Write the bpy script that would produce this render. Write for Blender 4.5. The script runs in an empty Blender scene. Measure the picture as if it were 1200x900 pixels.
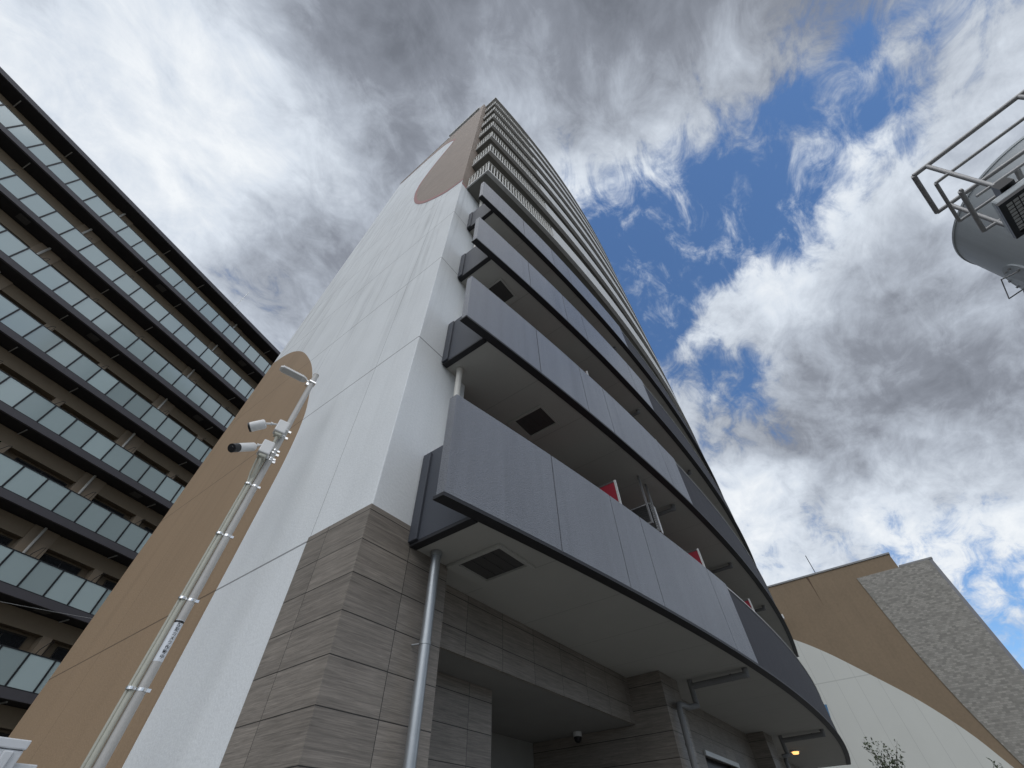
import bpy, bmesh, math, random
from mathutils import Vector, Matrix
random.seed(7)
scene = bpy.context.scene
COL = scene.collection
R_ = math.radians
H = 1.6                                     # eye height above the paving

# ------------------------------------------------------------------ camera
cam_d = bpy.data.cameras.new('camera')
cam = bpy.data.objects.new('camera', cam_d); COL.objects.link(cam)
cam_d.sensor_fit = 'HORIZONTAL'; cam_d.sensor_width = 36.0
cam_d.lens = 36.0 * 483.0 / 1200.0
cam_d.clip_start = 0.05; cam_d.clip_end = 6000
M = Matrix(((0.600682, -0.607095, -0.520208, 0), (-0.79926, -0.471539, -0.372604, 0),
            (-0.019092, 0.639598, -0.768472, H), (0, 0, 0, 1)))
cam.matrix_world = M
scene.camera = cam

# ------------------------------------------------------------------ view
scene.view_settings.view_transform = 'Standard'
scene.view_settings.look = 'None'
scene.view_settings.exposure = 0.16
scene.view_settings.gamma = 1.0
scene.view_settings.use_curve_mapping = False

# ------------------------------------------------------------------ sun
SUN_EL, SUN_AZ = R_(50), R_(238)            # azimuth clockwise from +Y
sun_d = bpy.data.lights.new('sun', 'SUN'); sun_d.energy = 1.5; sun_d.angle = R_(75); sun_d.color = (1.0, 0.975, 0.94)
sun = bpy.data.objects.new('sun', sun_d); COL.objects.link(sun)
sdir = Vector((math.sin(SUN_AZ) * math.cos(SUN_EL), math.cos(SUN_AZ) * math.cos(SUN_EL), math.sin(SUN_EL)))
sun.rotation_euler = sdir.to_track_quat('Z', 'Y').to_euler()
sun.location = (-20, -20, 60)

# ------------------------------------------------------------------ world: blue sky with broken cloud
world = bpy.data.worlds.new('World'); scene.world = world; world.use_nodes = True
wn = world.node_tree; wn.nodes.clear()
def N(nt, typ, **kw):
    n = nt.nodes.new(typ)
    for k, v in kw.items():
        if k.startswith('i_'):
            n.inputs[int(k[2:]) if k[2:].isdigit() else k[2:]].default_value = v
        else: setattr(n, k, v)
    return n
def math_n(nt, op, a, b=None, clamp=False, c=None):
    n = nt.nodes.new('ShaderNodeMath'); n.operation = op; n.use_clamp = clamp
    for i, x in enumerate((a, b, c)):
        if x is None: continue
        if isinstance(x, (int, float)): n.inputs[i].default_value = x
        else: nt.links.new(x, n.inputs[i])
    return n.outputs[0]
def vmath(nt, op, a, b=None):
    n = nt.nodes.new('ShaderNodeVectorMath'); n.operation = op
    for i, x in enumerate((a, b)):
        if x is None: continue
        if isinstance(x, (tuple, list, Vector)): n.inputs[i].default_value = x
        elif isinstance(x, (int, float)): n.inputs['Scale'].default_value = x
        else: nt.links.new(x, n.inputs[i])
    return n
def smooth(nt, v, a, b, lo=0.0, hi=1.0):
    n = nt.nodes.new('ShaderNodeMapRange'); n.interpolation_type = 'SMOOTHSTEP'
    nt.links.new(v, n.inputs[0])
    for i, x in zip((1, 2, 3, 4), (a, b, lo, hi)): n.inputs[i].default_value = x
    return n.outputs[0]
def noise(nt, vec, scale, detail=4, rough=0.5, dist=0.0):
    n = nt.nodes.new('ShaderNodeTexNoise'); n.inputs['Scale'].default_value = scale
    n.inputs['Detail'].default_value = detail; n.inputs['Roughness'].default_value = rough
    n.inputs['Distortion'].default_value = dist
    if vec is not None: nt.links.new(vec, n.inputs['Vector'])
    return n
def ramp(nt, v, stops):
    n = nt.nodes.new('ShaderNodeValToRGB'); nt.links.new(v, n.inputs[0])
    e = n.color_ramp.elements
    e[0].position, e[0].color = stops[0][0], (*stops[0][1], 1)
    e[1].position, e[1].color = stops[-1][0], (*stops[-1][1], 1)
    for p, c in stops[1:-1]:
        x = e.new(p); x.color = (*c, 1)
    return n.outputs[0]

tc = N(wn, 'ShaderNodeTexCoord')
dirv = tc.outputs['Generated']
sep = N(wn, 'ShaderNodeSeparateXYZ'); wn.links.new(dirv, sep.inputs[0])
den = math_n(wn, 'ADD', math_n(wn, 'MAXIMUM', sep.outputs[2], 0.0), 0.4)
inv = math_n(wn, 'DIVIDE', 1.0, den)
pv = vmath(wn, 'SCALE', dirv); wn.links.new(inv, pv.inputs['Scale'])
P = pv.outputs[0]
# warp for ragged cloud edges
wp = noise(wn, P, 2.2, 7, 0.62)
wv = vmath(wn, 'SUBTRACT', wp.outputs['Color'], (0.5, 0.5, 0.5))
wv = vmath(wn, 'SCALE', wv.outputs[0], 0.30)
D2 = vmath(wn, 'NORMALIZE', vmath(wn, 'ADD', dirv, wv.outputs[0]).outputs[0]).outputs[0]
BLOBS = [  # direction, angular radius, cloud cover, brightness
(0.004,-0.021,1.000,20,0.6,-0.44),(0.217,-0.275,0.937,15,0.6,-0.34),(-0.176,0.180,0.968,11,0.3,-0.26),
(-0.065,0.501,0.863,16,0.4,-0.12),(0.133,0.505,0.853,12,0.3,-0.10),(-0.407,0.492,0.769,11,0.4,-0.06),
(-0.308,0.457,0.834,17,0.4,0.40),(-0.298,0.602,0.741,15,0.4,0.26),(-0.211,0.477,0.853,10,0.2,0.22),
(0.082,0.219,0.972,13,0.3,0.24),(0.249,-0.056,0.967,12,-0.12,0.30),(0.347,0.026,0.938,10,-0.25,0.24),
(0.731,-0.198,0.652,15,0.6,-0.20),(0.810,-0.285,0.513,12,0.5,-0.12),(0.468,-0.506,0.725,12,0.25,0.0),
(0.622,-0.479,0.619,16,0.5,-0.02),(0.616,-0.121,0.778,9,0.5,0.24),(0.586,-0.344,0.734,10,0.35,0.2),
(0.912,-0.044,0.408,10,0.18,0.16),(0.904,0.056,0.424,7,0.25,0.28),(0.898,-0.277,0.343,8,0.3,0.26),
(0.892,-0.205,0.402,10,0.2,0.12),(0.520,-0.033,0.854,7,-0.70,0),(0.563,0.060,0.824,6,-0.60,0),
(0.510,-0.183,0.841,8,-0.55,0),(0.456,-0.322,0.830,8,-0.55,0),(0.389,-0.404,0.828,6,-0.40,0),
(0.380,-0.518,0.767,7,-0.45,0),(0.427,0.057,0.902,6,-0.35,0.1),(0.743,-0.051,0.668,6,-0.70,0),
(0.778,-0.106,0.619,5,-0.45,0),(0.942,-0.207,0.264,9,-0.42,0.1),(0.502,-0.262,0.825,7,-0.45,0),
(0.929,-0.192,0.316,5,-0.25,0),(0.40,-0.16,0.90,7,-0.35,0.1),(0.56,-0.05,0.82,9,-0.35,0),(0.49,0.03,0.87,7,-0.4,0),
(0.42,-0.40,0.80,10,-0.30,0.05),(0.62,0.02,0.78,6,-0.3,0),(0.468,-0.146,0.871,19,-0.46,0.10),(0.70,0.02,0.71,8,-0.35,0.05),(0.443,-0.281,0.851,12,-0.25,0.1)]
cov, bri = None, None
for x, y, z, r, ca, ba in BLOBS:
    dn = vmath(wn, 'DOT_PRODUCT', D2, (x, y, z)).outputs['Value']
    s = smooth(wn, dn, math.cos(R_(r * 1.3)), math.cos(R_(r * 0.1)))
    if ca:
        cov = math_n(wn, 'MULTIPLY', s, ca * 0.78) if cov is None else math_n(wn, 'MULTIPLY_ADD', s, ca * 0.78, c=cov)
    if ba:
        bri = math_n(wn, 'MULTIPLY', s, ba * 0.66) if bri is None else math_n(wn, 'MULTIPLY_ADD', s, ba * 0.66, c=bri)
# billows, and fine wind-drawn wisps
mp = N(wn, 'ShaderNodeMapping'); wn.links.new(P, mp.inputs[0])
mp.inputs['Rotation'].default_value = (0, 0, R_(-20)); mp.inputs['Scale'].default_value = (1.0, 1.5, 1.0)
n1 = noise(wn, P, 5.0, 13, 0.60, 0.35).outputs[0]
n2 = noise(wn, P, 1.9, 5, 0.5, 0.4).outputs[0]
n3 = noise(wn, mp.outputs[0], 13.0, 12, 0.66, 0.6).outputs[0]
cov = math_n(wn, 'MAXIMUM', cov, -0.62)
cv = math_n(wn, 'MULTIPLY_ADD', math_n(wn, 'SUBTRACT', n1, 0.5), 2.0, c=math_n(wn, 'ADD', cov, 0.66))
cv = math_n(wn, 'MULTIPLY_ADD', math_n(wn, 'SUBTRACT', n3, 0.5), 2.3, c=cv)
mask = smooth(wn, cv, -0.05, 0.85)
bv = math_n(wn, 'MULTIPLY_ADD', math_n(wn, 'SUBTRACT', n1, 0.5), 1.15, c=math_n(wn, 'ADD', bri, 0.52))
bv = math_n(wn, 'MULTIPLY_ADD', math_n(wn, 'SUBTRACT', n2, 0.5), 0.5, c=bv)
bv = math_n(wn, 'MULTIPLY_ADD', math_n(wn, 'SUBTRACT', n3, 0.5), 0.55, c=bv)
ccol = ramp(wn, bv, [(0.0, (0.155, 0.170, 0.203)), (0.25, (0.235, 0.257, 0.303)), (0.5, (0.41, 0.452, 0.52)), (0.75, (0.62, 0.675, 0.75)), (1.0, (0.80, 0.832, 0.865))])
sky = N(wn, 'ShaderNodeTexSky'); sky.sky_type = 'NISHITA'; sky.sun_disc = False
sky.dust_density = 0.4; sky.ozone_density = 3.2; sky.sun_elevation = SUN_EL; sky.sun_rotation = SUN_AZ
bg1 = N(wn, 'ShaderNodeBackground'); tint = vmath(wn, 'MULTIPLY', sky.outputs[0], (0.76, 0.93, 1.06)); wn.links.new(tint.outputs[0], bg1.inputs[0]); bg1.inputs[1].default_value = 0.135
bg2 = N(wn, 'ShaderNodeBackground'); wn.links.new(ccol, bg2.inputs[0]); bg2.inputs[1].default_value = 1.0
mix = N(wn, 'ShaderNodeMixShader'); wn.links.new(mask, mix.inputs[0])
wn.links.new(bg1.outputs[0], mix.inputs[1]); wn.links.new(bg2.outputs[0], mix.inputs[2])
wo = N(wn, 'ShaderNodeOutputWorld'); wn.links.new(mix.outputs[0], wo.inputs[0])

# ------------------------------------------------------------------ mesh builder
class MB:
    def __init__(self): self.v, self.f, self.m, self.s = [], [], [], []
    def add(self, verts, faces, mi=0, smooth=False):
        o = len(self.v); self.v += [Vector(p) for p in verts]
        for f in faces:
            self.f.append([o + i for i in f]); self.m.append(mi); self.s.append(smooth)
    def box(self, x0, x1, y0, y1, z0, z1, mi=0):
        self.obox(Vector((x0, y0, z0)), Vector((x1 - x0, 0, 0)), Vector((0, y1 - y0, 0)), Vector((0, 0, z1 - z0)), mi)
    def obox(self, o, a, b, c, mi=0):
        o, a, b, c = map(Vector, (o, a, b, c))
        vs = [o, o + a, o + a + b, o + b, o + c, o + a + c, o + a + b + c, o + b + c]
        fs = [(0, 3, 2, 1), (4, 5, 6, 7), (0, 1, 5, 4), (1, 2, 6, 5), (2, 3, 7, 6), (3, 0, 4, 7)]
        if a.cross(b).dot(c) < 0: fs = [f[::-1] for f in fs]
        self.add(vs, fs, mi)
    def cbox(self, ctr, ax, sx, ay, sy, az, sz, mi=0):
        ax, ay, az = Vector(ax).normalized(), Vector(ay).normalized(), Vector(az).normalized()
        self.obox(Vector(ctr) - ax * sx / 2 - ay * sy / 2 - az * sz / 2, ax * sx, ay * sy, az * sz, mi)
    def prism(self, poly, off, mi=0, sides=None):
        """closed planar polygon extruded by the vector off"""
        n = len(poly); a = [Vector(p) for p in poly]; off = Vector(off)
        nrm = Vector((0, 0, 0))
        for i in range(n): nrm += a[i].cross(a[(i + 1) % n])
        b = [p + off for p in a]
        fs = [list(range(n))[::-1], list(range(n, 2 * n))] + [[i, (i + 1) % n, n + (i + 1) % n, n + i] for i in range(n)]
        if nrm.dot(off) < 0: fs = [f[::-1] for f in fs]
        self.add(a + b, fs, mi)
    def tube(self, pts, r, seg=14, mi=0, caps=True, smooth=True):
        pts = [Vector(p) for p in pts]; rs = r if isinstance(r, (list, tuple)) else [r] * len(pts)
        rings = []; up = None
        for i, p in enumerate(pts):
            t = ((pts[min(i + 1, len(pts) - 1)] - p).normalized() + (p - pts[max(i - 1, 0)]).normalized()).normalized()
            if up is None: up = t.orthogonal().normalized()
            up = (up - t * up.dot(t)).normalized(); w = t.cross(up)
            k = 1.0
            if 0 < i < len(pts) - 1:
                c = (pts[i + 1] - p).normalized().dot((p - pts[i - 1]).normalized()); k = 1.0 / max(0.5, math.sqrt((1 + c) / 2))
            rings.append([p + (up * math.cos(2 * math.pi * j / seg) + w * math.sin(2 * math.pi * j / seg)) * rs[i] for j in range(seg)])
        vs = [q for rg in rings for q in rg]; fs = []
        for i in range(len(pts) - 1):
            for j in range(seg):
                fs.append((i * seg + j, i * seg + (j + 1) % seg, (i + 1) * seg + (j + 1) % seg, (i + 1) * seg + j))
        self.add(vs, fs, mi, smooth)
        if caps:
            self.add(rings[0], [list(range(seg))[::-1]], mi); self.add(rings[-1], [list(range(seg))], mi)
    def build(self, name, mats, parent=None, root=None, bevel=0.0):
        org = Vector((0, 0, 0))
        if parent is not None:
            top = parent
            while top.parent: top = top.parent
            org = top.location.copy()
        elif root is not None: org = Vector(root)
        me = bpy.data.meshes.new(name)
        me.from_pydata([tuple(p - org) for p in self.v], [], self.f)
        if not isinstance(mats, (list, tuple)): mats = [mats]
        for m in mats: me.materials.append(m)
        for p, mi, s in zip(me.polygons, self.m, self.s): p.material_index = mi; p.use_smooth = s
        me.update()
        o = bpy.data.objects.new(name, me); COL.objects.link(o)
        if parent is not None: o.parent = parent
        else: o.location = org
        if bevel:
            b = o.modifiers.new('bevel', 'BEVEL'); b.width = bevel; b.segments = 2; b.limit_method = 'ANGLE'; b.angle_limit = R_(40)
        return o
def thing(name, label, cat, loc, group=None):
    o = bpy.data.objects.new(name, None); COL.objects.link(o); o.location = loc
    o.empty_display_size = 0.3
    o['label'] = label; o['category'] = cat
    if group: o['group'] = group
    return o
def tag(o, label, cat, group=None):
    o['label'] = label; o['category'] = cat
    if group: o['group'] = group
    return o
def copy_tree(o, parent=None):
    c = o.copy(); COL.objects.link(c)
    if parent is not None: c.parent = parent
    for ch in list(o.children): copy_tree(ch, c)
    return c
def bez(pts, n=6):
    """Catmull-Rom through points"""
    pts = [Vector(p) for p in pts]; out = []
    for i in range(len(pts) - 1):
        p0, p1, p2, p3 = pts[max(i - 1, 0)], pts[i], pts[i + 1], pts[min(i + 2, len(pts) - 1)]
        for k in range(n):
            t = k / n
            out.append(0.5 * ((2 * p1) + (p2 - p0) * t + (2 * p0 - 5 * p1 + 4 * p2 - p3) * t * t + (3 * p1 - p0 - 3 * p2 + p3) * t ** 3))
    out.append(pts[-1]); return out

# ------------------------------------------------------------------ materials
def mat(name, col, rough=0.7, metal=0.0, var=0.12, vscale=3.0, bump=0.0, bscale=60.0, spec=0.4, stretch=(1, 1, 1), streak=0.0, lines=None, line_dark=0.35, grain=None, streak_z=None, obj_var=0.0):
    """painted / rendered surface: colour with mottling, optional rain streaks, grain bump, joint lines"""
    m = bpy.data.materials.new(name); m.use_nodes = True; nt = m.node_tree
    bs = nt.nodes['Principled BSDF']
    bs.inputs['Roughness'].default_value = rough; bs.inputs['Metallic'].default_value = metal
    bs.inputs['Specular IOR Level'].default_value = spec
    t = N(nt, 'ShaderNodeTexCoord'); co = t.outputs['Object']
    mpn = N(nt, 'ShaderNodeMapping'); nt.links.new(co, mpn.inputs[0]); mpn.inputs['Scale'].default_value = stretch
    f = noise(nt, mpn.outputs[0], vscale, 8, 0.6).outputs[0]
    val = math_n(nt, 'MULTIPLY_ADD', math_n(nt, 'SUBTRACT', f, 0.5), 2 * var, c=1.0)
    f2 = noise(nt, co, bscale, 3, 0.6).outputs[0]
    val = math_n(nt, 'MULTIPLY', val, math_n(nt, 'MULTIPLY_ADD', math_n(nt, 'SUBTRACT', f2, 0.5), var * 1.2 if grain is None else grain, c=1.0))
    if streak:
        ms = N(nt, 'ShaderNodeMapping'); nt.links.new(co, ms.inputs[0]); ms.inputs['Scale'].default_value = (2.2, 2.2, 0.10)
        s = noise(nt, ms.outputs[0], 1.6, 9, 0.68, 0.2).outputs[0]
        amt = smooth(nt, s, 0.46, 0.78, 0.0, streak)
        if streak_z:
            zz = N(nt, 'ShaderNodeSeparateXYZ'); nt.links.new(co, zz.inputs[0])
            amt = math_n(nt, 'MULTIPLY', amt, smooth(nt, zz.outputs[2], streak_z[0], streak_z[1], 0.15, 1.0))
        val = math_n(nt, 'MULTIPLY', val, math_n(nt, 'SUBTRACT', 1.0, amt))
    if obj_var:
        oi = N(nt, 'ShaderNodeObjectInfo')
        val = math_n(nt, 'MULTIPLY', val, math_n(nt, 'MULTIPLY_ADD', math_n(nt, 'SUBTRACT', oi.outputs['Random'], 0.5), obj_var * 2, c=1.0))
    bumph = f2
    if lines:
        sp = N(nt, 'ShaderNodeSeparateXYZ'); nt.links.new(co, sp.inputs[0])
        tot = None
        for ax, off, per, w in lines:
            q = math_n(nt, 'DIVIDE', math_n(nt, 'SUBTRACT', sp.outputs[ax], off), per)
            q = math_n(nt, 'ABSOLUTE', math_n(nt, 'SUBTRACT', q, math_n(nt, 'ROUND', q)))
            l = math_n(nt, 'LESS_THAN', math_n(nt, 'MULTIPLY', q, per), w / 2)
            tot = l if tot is None else math_n(nt, 'MAXIMUM', tot, l)
        val = math_n(nt, 'MULTIPLY', val, math_n(nt, 'MULTIPLY_ADD', tot, line_dark - 1.0, c=1.0))
    vm = vmath(nt, 'SCALE', (col[0], col[1], col[2])); nt.links.new(val, vm.inputs['Scale'])
    nt.links.new(vm.outputs[0], bs.inputs['Base Color'])
    if bump:
        b = N(nt, 'ShaderNodeBump'); b.inputs['Strength'].default_value = bump; b.inputs['Distance'].default_value = 0.01
        nt.links.new(bumph, b.inputs['Height']); nt.links.new(b.outputs[0], bs.inputs['Normal'])
    return m

JZ = 3.84      # first horizontal joint of the end wall
WALL_LINES = [(2, JZ, 2.9, 0.022), (1, 0.945, 2.45, 0.008)]
M_white = mat('white_render', (0.72, 0.74, 0.745), 0.75, var=0.13, vscale=1.1, stretch=(1, 1, 0.55), bump=0.3, bscale=34, grain=0.20, streak=0.34, streak_z=(5.0, 12.0), lines=WALL_LINES, line_dark=0.38)
M_tan = mat('tan_paint', (0.325, 0.228, 0.143), 0.75, var=0.07, vscale=0.7, bump=0.35, bscale=40, grain=0.18, streak=0.16, lines=WALL_LINES, line_dark=0.45)
M_pink = mat('pink_trim', (0.34, 0.17, 0.16), 0.7)
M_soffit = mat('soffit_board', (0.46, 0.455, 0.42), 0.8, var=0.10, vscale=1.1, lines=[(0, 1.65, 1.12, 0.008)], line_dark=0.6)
M_trim = mat('black_trim', (0.020, 0.020, 0.023), 0.55)
M_slate = mat('slate_side_paint', (0.060, 0.066, 0.080), 0.55, var=0.08, bump=0.2, bscale=90)
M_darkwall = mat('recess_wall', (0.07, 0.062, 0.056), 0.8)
M_upper = mat('white_balcony_paint', (0.60, 0.60, 0.585), 0.7, var=0.08, streak=0.2)
M_rail = mat('cream_rail', (0.60, 0.59, 0.55), 0.5)
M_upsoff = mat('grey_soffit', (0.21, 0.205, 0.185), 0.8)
M_steel = mat('galvanised_pipe', (0.40, 0.42, 0.43), 0.42, metal=0.75, var=0.15, vscale=6)
M_drain = mat('grey_drain_pipe', (0.20, 0.20, 0.20), 0.5)
M_creampipe = mat('cream_pipe', (0.62, 0.60, 0.55), 0.5)
M_hatchdark = mat('hatch_metal', (0.07, 0.068, 0.066), 0.5)
M_red = mat('red_board', (0.24, 0.008, 0.022), 0.5)
M_alu = mat('aluminium', (0.62, 0.62, 0.60), 0.35, metal=0.4)
M_black = mat('black_plastic', (0.012, 0.012, 0.014), 0.35)
M_camwhite = mat('white_plastic', (0.66, 0.66, 0.65), 0.35, var=0.03)
M_pole = mat('painted_pole', (0.43, 0.42, 0.40), 0.45, var=0.14, vscale=7, grain=0.12)
M_pvc = mat('pvc_conduit', (0.43, 0.425, 0.36), 0.5, var=0.10)
M_band = mat('steel_band', (0.75, 0.75, 0.74), 0.22, metal=0.9)
M_label = mat('white_sticker', (0.66, 0.69, 0.73), 0.4, var=0.02)

def parapet_mat(name, col, dark=False):
    m = mat(name, col, 0.36, obj_var=0.06, var=0.20, vscale=2.2, bump=0.9, bscale=95, grain=0.95, stretch=(2.5, 2.5, 0.25), streak=0.22, spec=0.75)
    return m
M_parapet = parapet_mat('speckled_grey_panel', (0.168, 0.178, 0.202))
M_parapet2 = mat('charcoal_panel', (0.060, 0.060, 0.068), 0.75, var=0.2, vscale=4, stretch=(3, 3, 0.2), bump=0.3, bscale=90, grain=0.4, spec=0.15)

def tile_mat(name, axis_h, off_h, per_h, off_z, per_z, base):
    """large format stone tile: dark joints, streaky grain that changes from tile to tile"""
    m = bpy.data.materials.new(name); m.use_nodes = True; nt = m.node_tree; bs = nt.nodes['Principled BSDF']
    t = N(nt, 'ShaderNodeTexCoord'); co = t.outputs['Object']
    sp = N(nt, 'ShaderNodeSeparateXYZ'); nt.links.new(co, sp.inputs[0])
    h = sp.outputs[axis_h]; z = sp.outputs[2]
    qh = math_n(nt, 'DIVIDE', math_n(nt, 'SUBTRACT', h, off_h), per_h); qz = math_n(nt, 'DIVIDE', math_n(nt, 'SUBTRACT', z, off_z), per_z)
    ih, iz = math_n(nt, 'FLOOR', qh), math_n(nt, 'FLOOR', qz)
    def line(q, per, w):
        r = math_n(nt, 'ABSOLUTE', math_n(nt, 'SUBTRACT', q, math_n(nt, 'ROUND', q)))
        return math_n(nt, 'LESS_THAN', math_n(nt, 'MULTIPLY', r, per), w / 2)
    ln = math_n(nt, 'MAXIMUM', line(qh, per_h, 0.006), line(qz, per_z, 0.0075))
    cb = N(nt, 'ShaderNodeCombineXYZ'); nt.links.new(ih, cb.inputs[0]); nt.links.new(iz, cb.inputs[1])
    wnz = N(nt, 'ShaderNodeTexWhiteNoise'); wnz.noise_dimensions = '3D'; nt.links.new(cb.outputs[0], wnz.inputs['Vector'])
    offv = vmath(nt, 'SCALE', wnz.outputs['Color'], 40.0)
    va = vmath(nt, 'ADD', co, offv.outputs[0])
    mpn = N(nt, 'ShaderNodeMapping'); nt.links.new(va.outputs[0], mpn.inputs[0])
    mpn.inputs['Scale'].default_value = (0.8, 0.8, 22.0)
    g1 = noise(nt, mpn.outputs[0], 2.2, 10, 0.68, 0.9).outputs[0]
    g2 = noise(nt, va.outputs[0], 2.4, 6, 0.6).outputs[0]
    mp2 = N(nt, 'ShaderNodeMapping'); nt.links.new(va.outputs[0], mp2.inputs[0]); mp2.inputs['Scale'].default_value = (2.2, 2.2, 75.0)
    g3 = noise(nt, mp2.outputs[0], 2.5, 6, 0.7, 0.3).outputs[0]
    v = math_n(nt, 'MULTIPLY_ADD', math_n(nt, 'SUBTRACT', g1, 0.5), 1.6, c=1.0)
    v = math_n(nt, 'MULTIPLY', v, math_n(nt, 'MULTIPLY_ADD', math_n(nt, 'SUBTRACT', g2, 0.5), 0.5, c=1.0))
    v = math_n(nt, 'MULTIPLY', v, math_n(nt, 'MULTIPLY_ADD', math_n(nt, 'SUBTRACT', g3, 0.5), 1.5, c=1.0))
    v = math_n(nt, 'MULTIPLY', v, math_n(nt, 'MULTIPLY_ADD', math_n(nt, 'SUBTRACT', wnz.outputs['Value'], 0.5), 0.22, c=1.0))
    v = math_n(nt, 'MULTIPLY', v, math_n(nt, 'MULTIPLY_ADD', ln, -0.86, c=1.0))
    vm = vmath(nt, 'SCALE', base); nt.links.new(v, vm.inputs['Scale'])
    nt.links.new(vm.outputs[0], bs.inputs['Base Color'])
    bs.inputs['Roughness'].default_value = 0.42; bs.inputs['Specular IOR Level'].default_value = 0.4
    b = N(nt, 'ShaderNodeBump'); b.inputs['Strength'].default_value = 0.35; b.inputs['Distance'].default_value = 0.004
    nt.links.new(math_n(nt, 'SUBTRACT', g1, ln), b.inputs['Height']); nt.links.new(b.outputs[0], bs.inputs['Normal'])
    return m
TB = (0.218, 0.192, 0.165)
# tower root is at (1.906, 3.02, 0): object coordinates are relative to it
M_tile_end = tile_mat('stone_tile_end', 1, 0.61, 0.636, 0.885, 0.293, TB)
M_tile_front = tile_mat('stone_tile_front', 0, 0.525, 0.62, 0.885, 0.293, TB)
M_tile_beam = tile_mat('stone_tile_beam', 0, 0.43, 0.635, 0.50, 0.31, TB)

def mosaic_mat(name, col, hax, bw, bh, amp, col2=None, cloud=0.35):
    """small wall tiles / brick, drawn along axis hax and z"""
    m = bpy.data.materials.new(name); m.use_nodes = True; nt = m.node_tree; bs = nt.nodes['Principled BSDF']
    t = N(nt, 'ShaderNodeTexCoord'); sp = N(nt, 'ShaderNodeSeparateXYZ'); nt.links.new(t.outputs['Object'], sp.inputs[0])
    cb = N(nt, 'ShaderNodeCombineXYZ'); nt.links.new(sp.outputs[hax], cb.inputs[0]); nt.links.new(sp.outputs[2], cb.inputs[1])
    br = N(nt, 'ShaderNodeTexBrick'); nt.links.new(cb.outputs[0], br.inputs['Vector'])
    c2 = col2 or tuple(c * (1 - amp) for c in col)
    br.inputs['Color1'].default_value = (*col, 1); br.inputs['Color2'].default_value = (*c2, 1)
    br.inputs['Mortar'].default_value = (*[c * 0.62 for c in col], 1)
    br.inputs['Scale'].default_value = 1.0; br.inputs['Brick Width'].default_value = bw; br.inputs['Row Height'].default_value = bh
    br.inputs['Mortar Size'].default_value = bh * 0.07
    f = noise(nt, t.outputs['Object'], 0.5, 8, 0.65).outputs[0]
    vm = vmath(nt, 'SCALE', br.outputs['Color']); nt.links.new(math_n(nt, 'MULTIPLY_ADD', math_n(nt, 'SUBTRACT', f, 0.5), cloud, c=1.0), vm.inputs['Scale'])
    nt.links.new(vm.outputs[0], bs.inputs['Base Color']); bs.inputs['Roughness'].default_value = 0.65
    b = N(nt, 'ShaderNodeBump'); b.inputs['Strength'].default_value = 0.4; b.inputs['Distance'].default_value = 0.02
    nt.links.new(br.outputs['Fac'], b.inputs['Height']); b.invert = True; nt.links.new(b.outputs[0], bs.inputs['Normal'])
    return m
M_tantile = mosaic_mat('tan_mosaic_tile', (0.285, 0.215, 0.165), 1, 0.30, 0.10, 0.22)

# ------------------------------------------------------------------ ground
g = MB(); g.add([(-2500, -2500, 0), (2500, -2500, 0), (2500, 2500, 0), (-2500, 2500, 0)], [(0, 1, 2, 3)])
g = g.build('ground', mat('ground_gravel', (0.17, 0.165, 0.15), 0.9, vscale=0.3)); g['kind'] = 'structure'
g = MB(); g.box(-9, 30, -6, 14, -0.2, 0.11)
g = g.build('pavement', mat('pale_paving', (0.17, 0.167, 0.157), 0.85, lines=[(0, 0, 0.6, 0.006), (1, 0, 0.6, 0.006)], line_dark=0.5)); g['kind'] = 'structure'
g = MB(); g.box(-60, 60, -13.5, -6.0, -0.1, 0.012)
g = g.build('road', mat('asphalt', (0.055, 0.055, 0.056), 0.9, bump=0.4, bscale=200)); g['kind'] = 'structure'
g = MB()
for i in range(-12, 12): g.box(i * 5.0, i * 5.0 + 2.5, -9.82, -9.68, 0.006, 0.016)
g = g.build('road_marking', mat('road_paint', (0.75, 0.75, 0.72), 0.8)); g['kind'] = 'structure'

# ================================================================== THE TOWER
X0, Y0 = 1.906, 3.02
XE = 20.0                                    # far end of the facade
FL = 2.9                                     # storey height
S0 = 3.675                                   # underside of the lowest balcony
def yo(x): return 2.17 - 0.18 * (x - 2.0) + 0.0092 * (x - 2.0) ** 2      # bowed facade line in plan
def sof(k): return S0 + FL * k
tower = thing('apartment_tower', 'tall white apartment tower with bowed grey balconies and tan painted end wall', 'building', (X0, Y0, 0))
ZT = 33.0 + H
YB = 10.9
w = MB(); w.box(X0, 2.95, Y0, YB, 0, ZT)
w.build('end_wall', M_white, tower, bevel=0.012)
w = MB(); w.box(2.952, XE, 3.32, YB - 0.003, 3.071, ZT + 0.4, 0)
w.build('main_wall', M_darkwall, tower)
# lower tan field, a few mm proud of the render
edge = bez([(5.80, 0.0), (5.78, 2.4), (5.72, 4.6), (5.68, 6.0), (5.85, 7.0), (6.2, 7.67), (6.6, 8.56), (7.25, 9.58), (8.29, 10.86), (9.23, 11.72), (10.02, 12.2), (10.893, 12.5)] and
           [(y, z, 0) for y, z in ((5.80, 0.02), (5.78, 2.4), (5.72, 4.6), (5.70, 5.8), (5.84, 6.8), (6.18, 7.67), (6.6, 8.56), (7.25, 9.58), (8.29, 10.86), (9.23, 11.72), (10.02, 12.2), (10.893, 12.5))], 8)
p = MB(); p.prism([(X0, a.x, a.y) for a in edge] + [(X0, 10.893, 0.02)], (-0.004, 0, 0)); p.build('tan_paint_field', M_tan, tower)
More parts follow.
